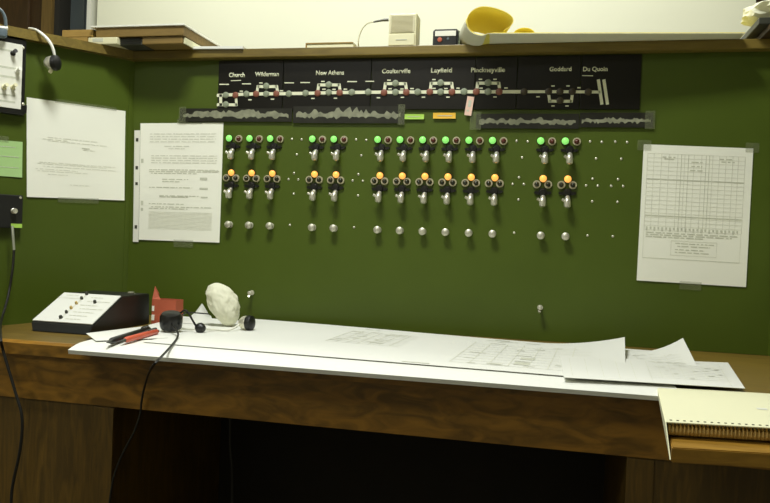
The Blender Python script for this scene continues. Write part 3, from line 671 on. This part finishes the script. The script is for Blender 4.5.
# long yellowish chart with its left end curled into a loop, overhanging the shelf
ch = thing('rolled_chart', 'long yellowish paper chart lying on the shelf with its left end curled up', 'paper', (.35, 0, zs))
yF, yBk = -.085, .20
xa0 = onY(481, 32, yF).x; xe = onY(748, 38, yF).x
zf = onY(600, 34.2, yF).z
cv = []; R = .029; cxr = xa0 + .006
for k in range(31):                                   # from the free inner edge, over the top, down the left, then flat to the right
    t = math.radians(-38 + k*(308)/30.); r = R*(1.0-.02*k/30)
    e = 1.0 + .75*max(0, math.cos(t))
    cv.append((cxr + r*1.18*e*math.cos(t), zf + R*.98 + r*math.sin(t)))
n = 24; xs0 = cv[-1][0]
for k in range(1, n+1):
    t = k/n; cv.append((xs0 + (xe-xs0)*t, max(zs+.0034, zf + .0022*math.sin(9*t)*(1-t) - .003*t)))
def sheet_through(cv, y0, y1, th, m, name, ny=5, loop=0, shear=0.):
    t_ = B(); rows = []
    for k, (x, z) in enumerate(cv):
        sh = shear if k < loop else shear*max(0, 1-(k-loop)/4)
        
        yy = y0 + (0 if m == 'x' else .042*max(0, min(1, (x-xa0)/(xe-xa0)))-.016*(name != 'inner_curl'))
        rows[-1:] = rows[-1:] + [[t_.verts.new((x-sh*(y1-yy)*j/ny, yy+(y1-yy)*j/ny, z)) for j in range(ny+1)]]
    for a, b in zip(rows, rows[1:]):
        for j in range(ny): t_.faces.new([a[j], b[j], b[j+1], a[j+1]])
    bmesh.ops.recalc_face_normals(t_, faces=t_.faces[:])
    bmesh.ops.solidify(t_, geom=t_.faces[:], thickness=th)
    bm = B(); merge(bm, t_); return obj(name, bm, m, ch, True)
sheet_through(cv, yF, yBk-.12, .0012, 'thin_yellow', 'yellow_sheet', 5, 28, .26)
c2_ = []
for k in range(21, 31):                               # the white sheet follows the outside of the curl up its left flank
    t = math.radians(-38 + k*308/30.); r = R*(1.0-.02*k/30)+.0022
    c2_.append((cxr + r*1.18*math.cos(t), zf + R*.98 + r*math.sin(t)))
nl = len(c2_); xq = c2_[-1][0]; zq = c2_[-1][1]
for k in range(1, 51):
    u = k/50; c2_.append((xq + (xe-.002-xq)*u, max(zs+.0012, zq-.003*u)))
sheet_through(c2_, yF-.003, yBk-.12, .0007, 'thin_paper', 'white_undersheet', 5, nl-2, .26)
c3_ = []; cx_ = onY(524, 34, -.05).x
for k in range(19):
    t = math.radians(-60+k*17); c3_.append((cx_+.022*math.cos(t), zf+.003+.013+.013*math.sin(t)))
sheet_through(c3_, -.05, .12, .0010, 'thin_yellow', 'inner_curl', 3)

# pile at the right end of the shelf
xp = onY(757, 30, -.06).x
for k, (z0, z1, dx, m, lab) in enumerate(((zs+.0006, zs+.012, .016, 'brown_slat', 'bottom brown folder of the pile at the right end of the shelf'), (zs+.013, zs+.026, -.002, 'dark_grey', 'grey folder in the pile under the crumpled cream cloth'), )):
    bm = B(); box(bm, (xp+dx, -.09+.01*k, z0), (xp+dx+.2, .12, z1), 0, .002); tag(obj('folder', bm, m), lab, 'folder', 'folders at the right end of the shelf')
bm = B(); t_ = B(); bmesh.ops.create_icosphere(t_, subdivisions=4, radius=1)
rnd = random.Random(4)
from mathutils import noise
for v in t_.verts:
    n_ = v.co.normalized(); f = 1 + .28*noise.noise(n_*1.9) + .12*noise.noise(n_*5)
    v.co = V((xp+.05+n_.x*.062*f, -.02+n_.y*.06*f, zs+.026+.024+max(-.0238, n_.z*.026*f)))
merge(bm, t_); tag(obj('cloth', bm, 'off_white_cloth', smooth=True), 'crumpled cream cloth on the folder pile at the right end of the shelf', 'cloth')

# ------------------------------------------------------------------ desk: sloped index box
xA, xB = -.690, -.5674; yFt, yBk_ = -.382, -.162
zl = onX(94, 325, xB)                                  # top of the front lip on the right side
r1 = onX(122.2, 296.7, xB); r2 = onX(149, 293.6, xB); rl = onX(93.5, 325, xB)
ib = thing('index_box', 'black sloping index box with white written card panel at the left of the desk', 'index box', ((xA+xB)/2, -.27, 0))
prof = [V((0, yFt, .0005)), V((0, rl.y-.004, rl.z-.0015)), V((0, rl.y, rl.z)), V((0, r1.y, r1.z)), V((0, yBk_, r2.z)), V((0, yBk_+.004, .0005))]
bm = B(); prism(bm, prof, (xA, 0, 0), (xB, 0, 0), 0, .0015)
for v in bm.verts:
    if v.co.x < xA+.004: v.co.x -= .012*min(1, max(0, (v.co.z-.001)/max(.006, rl.z*.8)))
obj('housing', bm, 'black_matte', ib)
# card panel lies on the slope
A = V((xA-.0115, rl.y-.001, rl.z+.0008)); Bq = V((xB-.002, rl.y-.001, rl.z+.0008)); C_ = V((xB-.002, r1.y-.001, r1.z+.0008)); D_ = V((xA-.0115, r1.y-.001, r1.z+.0008))
slope = (D_-A).normalized(); nsl = (Bq-A).cross(D_-A).normalized()
fn = lambda u, v: bil((A, Bq, C_, D_), u, v) + nsl*.0012
bm = B(); patch(bm, fn, 6, 6, .0018)
mk = textlines([(.86, .55, .75), (.72, .55, .95), (.58, .5, .8), (.46, .55, .95), (.34, .5, .85), (.22, .5, .8), (.1, .5, .75)], 21, 2, .018) + textlines([(.9, .1, .3)], 22, 1, .02) + [(.405, .06, .43, .98, 1), (.0, .80, .40, .815, 1)]
marks(bm, fn, mk, .0006); card = obj('card_panel', bm, ['paper_bright', 'ink_faint', 'ink_mid'], ib)
for u, v, rr in ((.42, .97, .0032), (.42, .80, .0030), (.42, .62, .0028), (.42, .45, .0030), (.42, .30, .0030), (.42, .12, .0036), (.70, .70, .0034)):
    bm = B(); p = fn(u, v); lathe(bm, p, nsl, [(rr, 0), (rr*1.0, .0035), (rr*.7, .006), (0, .007)], 12); obj('index_stud', bm, 'dark_grey' if v not in (.62, .45) else 'comb_tan', card, True)
bm = B(); p = V(((xA+xB)/2+.03, r2.y-.02, r2.z+.001)); box(bm, p-V((.006, .004, .001)), p+V((.006, .004, .0025)), 0, .001); obj('catch', bm, 'nickel', ib)

# red card box beside it
rc = thing('open_carton', 'small open red orange card carton with a raised flap behind the headset', 'carton', (-.505, -.17, 0))
xC0, xC1 = onY(151.5, 315, -.185).x, onY(175.5, 315, -.185).x; yC = -.185
zC = onY(160.3, 299.5, yC).z
bm = B(); th = .0012
box(bm, (xC0, yC, .0045), (xC1, yC+th, zC)); box(bm, (xC0, yC+.032, .0045), (xC1, yC+.032+th, zC)); box(bm, (xC1-th, yC+th, .0045), (xC1, yC+.032, zC)); box(bm, (xC0, yC+th, .0045), (xC0+th, yC+.032, zC)); box(bm, (xC0+th, yC+th, .0045), (xC1-th, yC+.032, .0057))
obj('carton_body', bm, 'red_card', rc)
bm = B(); p0 = onY(151.5, 286, yC+.01); fl = [V((xC0, yC+.001, zC)), V((xC0-.001, yC+.012, p0.z)), V((xC0+.004, yC+.02, p0.z-.016)), V((xC0, yC+.031, zC))]
prism(bm, fl, (0, 0, 0), (th, 0, 0)); prism(bm, [V((xC0+th, yC, zC)), V((xC0+.004, yC+.006, p0.z-.004)), V((xC0+.014, yC+.004, zC+.006)), V((xC0+.02, yC, zC))], (0, 0, 0), (0, .001, 0)); obj('raised_flap', bm, 'red_card', rc)
bm = B(); box(bm, (xC0+.0005, yC-.0008, .012), (xC0+.007, yC-.0001, .024)); box(bm, (xC0+.001, yC-.0008, .032), (xC0+.006, yC-.0001, .043)); obj('carton_label', bm, 'paper', rc)

# ------------------------------------------------------------------ sheets on the desk
def desk_sheet(label, corners, fnz, m, mk=(), th=.0006, nu=40, nv=24, cat='paper', grp='paper sheets spread on the desk', name='drawing_sheet'):
    fn = lambda u, v: bil(corners, u, v) + fnz(u, v)
    bm = B(); patch(bm, fn, nu, nv, th); marks(bm, fn, mk, .0005)
    return tag(obj(name, bm, [m, 'ink_faint', 'ink_mid', 'ink_dark'], smooth=True, sharp=.9), label, cat, grp)
# S1: thick stack, front edge drooping over the desk front
c1 = [onZ(76, 349, .004), onZ(655, 394, .004), V((.462, -.10, .004)), V((-.47, -.012, .004))]
c1[0] = V((-.488, -.553, .0)); c1[1] = V((.47, -.550, .0)); c1[3] = V((-.545, -.05, 0)); c1[2] = V((.50, -.11, 0))
for c in c1: c.z = .0078
def f1(u, v):
    z = 0.
    if v < .10: t = (1-v/.10); z -= .0075*t**2
    return V((0, 0, z + .0008*math.sin(7*u+1)*(v)))
desk_sheet('thick stack of large white plan sheets covering the desk and overhanging its front', c1, f1, 'paper_bright', (), .007, 40, 40)
# S2 small sheet tip under the pens
c2 = [onZ(86, 333.5, .010), onZ(96, 341, .010), onZ(168, 338, .010), onZ(152, 325.5, .010)]
desk_sheet('small white sheet under the two pens with its corner by the index box', c2, lambda u, v: V((0, 0, .0005)), 'paper_bright', (), .0004, 10, 6)
c2b = [onZ(187, 314.5, .010), onZ(208, 314.5, .010), onZ(212, 311, .010), onZ(196, 310, .010)]
# raised white corner between earcup and cloth
def f2(u, v): return V((0, 0, .0005+.036*max(0, v-.15)**1.3*max(0, 1-abs(u-.42)*2.0)))
c2b = [onZ(180, 323, .0092), onZ(214, 325, .0092), onZ(211, 316, .0092), onZ(195, 315, .0092)]
desk_sheet('white paper scrap with a lifted corner behind the microphone ball', c2b, f2, 'paper_bright', (), .0004, 10, 8)
# S3 printed plan
c3 = [onZ(196, 353, .0092), onZ(588, 386, .0092), onZ(627, 358, .0092), onZ(262, 322, .0092)]
c3[2] = V((.432, -.135, .0098)); c3[3] = V((-.39, -.02, .0092)); c3[0] = V((-.40, -.47, .0092)); c3[1] = V((.405, -.50, .0098))
def f3(u, v):
    k = max(0, u-.80)/.20; return V((0, 0, .0006 + .024*k*k*max(0, v-.35)/.65 + .0012*math.sin(6*u)*v*(1-u)))
def plan_marks(seed, u0, u1, v0, v1):
    r = random.Random(seed); out = []
    out += textlines([(v1-.02, u0+.02, u1-.12), (v1-.06, u0+.05, u1-.2)], seed, 1, .012)
    for k in range(7): out.append((u0+(u1-u0)*k/7, v0, u0+(u1-u0)*k/7+.002, v1-.1, 1))
    for k in range(9):
        v = v0+(v1-v0-.1)*k/9; out.append((u0, v, u1, v+.004, 1))
    for k in range(16):
        u = r.uniform(u0, u1-.05); v = r.uniform(v0, v1-.12); out.append((u, v, u+r.uniform(.015, .04), v+.014, r.choice((1, 1, 2))))
    return out
mk = plan_marks(31, .34, .52, .42, .95) + plan_marks(32, .66, .93, .12, .92) + [(.70, .93, .735, .955, 2), (.785, .18, .815, .26, 2), (.79, .34, .82, .40, 2), (.575, .02, .63, .035, 2)]
desk_sheet('wide printed plan sheet with faint ruled columns, its right end lifting', c3, f3, 'paper_bright', mk, .0005, 60, 20)
# S4 sheet with curled corner
c4 = [V((.20, -.43, .0088)), V((.535, -.40, .0088)), V((.533, -.165, .0088)), V((.20, -.14, .0088))]
def f4(u, v):
    k = max(0, u-.72)/.28; return V((0, 0, .0001 + .034*k*k*max(0, v-.3)/.7))
mk = plan_marks(41, .45, .95, .12, .85)
for_ = desk_sheet('printed sheet with curled right corner standing up behind the top form', c4, f4, 'paper_bright', mk, .0005, 30, 20)
# S5 top form
c5 = [onZ(563.8, 378.4, .0118), onZ(745, 388.8, .0122), onZ(728, 363, .012), onZ(560, 357, .012)]
mk = [(.05+.09*k, .1, .053+.09*k, .9, 1) for k in range(6)] + plan_marks(51, .5, .95, .2, .9) + [(.93, .05, .933, .9, 1)]
desk_sheet('top printed form at the right end of the plan sheets', c5, lambda u, v: V((0, 0, .0016-.0008*u)), 'paper_bright', mk, .0006, 24, 12)

# ------------------------------------------------------------------ notebook on the pull-out leaf
nb = thing('notebook', 'cream comb bound notebook lying on the pulled out wooden leaf at right', 'notebook', (.6, -.64, -.012))
hz = .007; th = .0175
q0, q1 = V((.4277, -.746, hz)), V((.95, -.680, hz)); q2, q3 = V((.95, -.472, hz)), V((.4473, -.514, hz))
fn = lambda u, v: bil((q0, q1, q2, q3), u, v) + V((0, 0, .0008*math.sin(3.1*u)))
bm = B(); patch(bm, fn, 30, 10, .0012)
for k in range(68):
    u = .004+.0145*k; marks(bm, fn, [(u+.004, .035, u+.0095, .052, 1)], .0004)
marks(bm, fn, [(.225, .45, .25, .50, 2), (.3, .78, .6, .80, 2)], .0004)
obj('front_cover', bm, ['paper_cream', 'ink_dark', 'ink_faint'], nb)
bm = B(); pg = lambda u, v: bil((q0+V((.004, .016, -.0014)), q1+V((0, .016, -.0014)), q2+V((0, -.003, -.0014)), q3+V((.004, -.003, -.0014))), u, v)
patch(bm, pg, 20, 6, .0150); obj('pages', bm, 'paper_cream', nb)
bm = B()
for k in range(120):
    u = .008+.0082*k; p = q0.lerp(q1, u) + V((0, .010, -.0095))
    pts = [p + V((0, .0072*math.cos(a), .0066*math.sin(a))) for a in [math.radians(x) for x in range(60, 331, 45)]]
    tube(bm, pts, .0011, 5, sm=0)
tube(bm, [q0+V((.004, .011, -.0115)), q1+V((0, .011, -.0115))], .0056, 12, sm=0)
obj('comb_binding', bm, 'comb_tan', nb, True)
bm = B(); patch(bm, lambda u, v: bil((q0+V((.006, .018, -.0172)), q1+V((0, .018, -.0172)), q2+V((0, -.003, -.0172)), q3+V((.006, -.003, -.0172))), u, v), 10, 6, .0009)
obj('back_cover', bm, 'paper', nb)
# visible left edge of the page block
bm = B(); prism(bm, [q0+V((-.0012, .0, -.0005)), q3+V((-.0012, 0, -.0005)), q3+V((-.0012, 0, -.006)), q0+V((-.0004, -.0400, -.0325))], (0, 0, 0), (.0012, 0, 0)); o = obj('loose_leaf', bm, 'paper_cream', nb); o['label'] = 'pale leaf hanging down at the left edge'

# ------------------------------------------------------------------ headset, cloth, pens on the desk
zp = .0095
hd = thing('headset', 'black operator headset with boom microphone lying on the white sheets', 'headset', onZ(171, 331, zp))
base = onZ(171, 331, zp)
bm = B(); lathe(bm, base, (0, 0, 1), [(.0165, 0), (.018, .001), (.018, .0035), (.016, .0045)], 24); obj('ear_plate', bm, 'white_plastic', hd, True)
bm = B(); axv = V((.25, -.3, 1)).normalized(); lathe(bm, base+V((0, 0, .004)), V((.1, -.25, 1)), [(.0165, 0), (.0205, .004), (.0222, .015), (.0215, .026), (.0175, .0325), (.010, .034), (0, .0345)], 26); ear = obj('earcup', bm, 'black_plastic', hd, True)
bm = B(); pc = base+V((.004, -.021, .019)); lathe(bm, pc, (.1, -1, .25), [(.0035, 0), (.003, .0015), (0, .002)], 10); pc = base+V((-.003, -.0205, .016)); lathe(bm, pc, (-.1, -1, .25), [(.0022, 0), (.002, .0015), (0, .002)], 10); obj('rivet', bm, 'chrome', ear, True)
m0 = onY(200.3, 328, base.y+.005)
bm = B(); tube(bm, [base+V((.014, .004, .0335)), onY(185, 310.3, base.y), onY(189, 314, base.y), onY(193, 321, base.y), onY(196.5, 326.5, base.y+.003), m0], .0020, 8); obj('boom_arm', bm, 'cable_black', hd, True)
bm = B(); lathe(bm, m0, (1, -.3, -.1), [(0, -.0105), (.006, -.009), (.0098, -.004), (.0105, 0), (.0098, .004), (.006, .009), (0, .0105)], 18); obj('microphone', bm, 'black_matte', hd, True)
eb = onZ(247, 330.5, zp); ep = eb + V((0, 0, .0155))
bm = B(); ax = V((1, -.10, .05)); lathe(bm, ep-ax.normalized()*.011, ax, [(0, -.006), (.008, -.005), (.0125, 0), (.0148, .007), (.0145, .011)], 20); obj('earpiece_shell', bm, 'chrome', hd, True)
bm = B(); lathe(bm, ep, ax, [(.0145, 0), (.0160, .004), (.0145, .011), (.008, .014), (0, .0145)], 20); obj('earpiece_cushion', bm, 'black_matte', hd, True)
bm = B(); tube(bm, [m0+V((.006, 0, -.002)), onZ(215, 329.5, zp+.004), onZ(230, 329.6, zp+.004), ep-ax.normalized()*.012], .0022, 8)
tube(bm, [base+V((.019, 0, .006)), onZ(188, 329, zp+.003), onZ(196, 329, zp+.003), m0], .0022, 8); o = obj('headband', bm, 'white_plastic', hd, True)
bm = B(); tube(bm, [onY(186, 312.6, base.y+.06), onY(195, 312.8, base.y+.06), onY(209, 314, base.y+.06)], .0014, 8); tube(bm, [base+V((.01, .01, .027)), onY(186, 312.6, base.y+.06)], .0014, 8); obj('wire_band', bm, 'cable_black', hd, True)
P = [base+V((.010, -.018, .016)), onZ(177.6, 332, zp+.010), onZ(177, 338, zp+.003), onZ(172, 345, zp+.0026), onZ(163, 355, zp+.0030), onZ(154, 364.5, zp+.001)]
P += [onY(148.5, 374, -.556), onY(144, 389, -.51), onY(141.5, 402, -.502), onY(140, 414, -.500), onY(134, 432, -.498), onY(122, 455, -.496), onY(113, 480, -.495), onY(108, 515, -.495)]
bm = B(); tube(bm, P, .0019, 8); o = obj('cord', bm, 'cable_black', hd, True)
# cord in the knee hole
P = [onY(228, 418, -.30), onY(230, 440, -.30), onY(232, 470, -.30), onY(232, 520, -.30)]; P[0].z = -.0225
bm = B(); tube(bm, P, .0028, 8); tag(obj('loose_cable', bm, 'cable_black', smooth=True), 'dark cable hanging straight down inside the knee hole', 'cable')

# crumpled pale bag
bm = B(); t_ = B(); bmesh.ops.create_icosphere(t_, subdivisions=5, radius=1)
pb = onZ(221.5, 327.5, zp)
h = .5*(pb.y-CAM.y)/1.0
ztop = onY(216, 284.5, pb.y+.02).z
H = ztop - zp
for v in t_.verts:
    n_ = v.co.normalized(); t = (n_.z+1)/2                   # 0 bottom .. 1 top
    f = 1 + .14*noise.noise(n_*2.3+V((3, 1, 0))) + .08*noise.noise(n_*5) + .03*noise.noise(n_*13)
    rad = .037*(1 - .34*(1-t)**2)
    lean = -.030*(t-.25)                                     # leans to the left going up
    v.co = V((pb.x-.001 + lean + n_.x*rad*f, pb.y+.024 + n_.y*.026*f, zp + .0015 + max(0, (t*1.04-.02))*H*(.97+.03*f)))
merge(bm, t_); tag(obj('crumpled_bag', bm, 'off_white_cloth', smooth=True), 'lumpy off-white crumpled bag standing between the microphone ball and the chrome earpiece', 'bag')

# pens
def pen(a, b, label, body, grip, nib, r=.0045, click=True):
    a = V(a); b = V(b); d = (b-a); Lp = d.length; d.normalize()
    o = thing('pen', label, 'pen', (a+b)/2, 'pens on the sheets')
    bm = B(); lathe(bm, a, d, [(.0009, 0), (.0012, .004), (.0034, .013)], 14); obj('nib', bm, nib, o, True)
    bm = B(); lathe(bm, a+d*.013, d, [(.0034, 0), (r, .008), (r, .036), (r*.96, .038)], 16); obj('grip', bm, grip, o, True)
    bm = B(); lathe(bm, a+d*.051, d, [(r*.96, 0), (r, .002), (r, Lp-.062), (r*.7, Lp-.058)], 16); obj('barrel', bm, body, o, True)
    bm = B(); lathe(bm, b-d*.008, d, [(r*.6, 0), (r*.55, .006), (0, .0085)], 12); obj('clicker', bm, nib, o, True)
    u, v_, w = basis(d); up = V((0, 0, 1)); up = (up-d*up.dot(d)).normalized()
    bm = B(); c0 = b-d*.012+up*(r+.0016); tube(bm, [b-d*.012+up*r*.6, c0, c0-d*.03, b-d*.045+up*(r+.0004)], .0013, 8, sm=3); obj('clip', bm, nib, o, True)
    return o
zz = zp+.006
pen(onZ(106.8, 342.6, zz), onZ(150, 328.8, zz), 'black pen lying at the left edge of the white sheets', 'black_plastic', 'black_matte', 'dark_grey', .0058)
pen(onZ(121, 341.2, zz), onZ(158.5, 331.0, zz), 'red orange pen lying beside the black pen', 'pen_red', 'pen_red', 'dark_grey', .0052)

# ------------------------------------------------------------------ light
def area(name, loc, size, power, col, rot=(0, 0, 0), sy=None):
    l = bpy.data.lights.new(name, 'AREA'); l.shape = 'RECTANGLE'; l.size = size; l.size_y = sy or size; l.energy = power; l.color = col
    o = bpy.data.objects.new(name, l); o.location = loc; o.rotation_euler = rot; COL.objects.link(o); return o
area('desk_ceiling_light', (-.22, -.74, CZ-.03), .50, 31, (.985, 1, .975), sy=.22)
area('rear_ceiling_light', (-.40, .66, CZ-.03), 2.6, 26, (.99, 1, .97), sy=.3)
area('front_ceiling_light', (-.9, -2.4, CZ-.03), 1.2, 18, (.985, 1, .96), sy=.5)
w = bpy.data.worlds.new('world'); w.use_nodes = True; w.node_tree.nodes['Background'].inputs[0].default_value = (.9, .95, .8, 1); w.node_tree.nodes['Background'].inputs[1].default_value = .0
S.world = w
S.view_settings.view_transform = 'Standard'; S.view_settings.look = 'None'; S.view_settings.exposure = 0.; S.view_settings.gamma = 1.
S.view_settings.use_curve_mapping = False
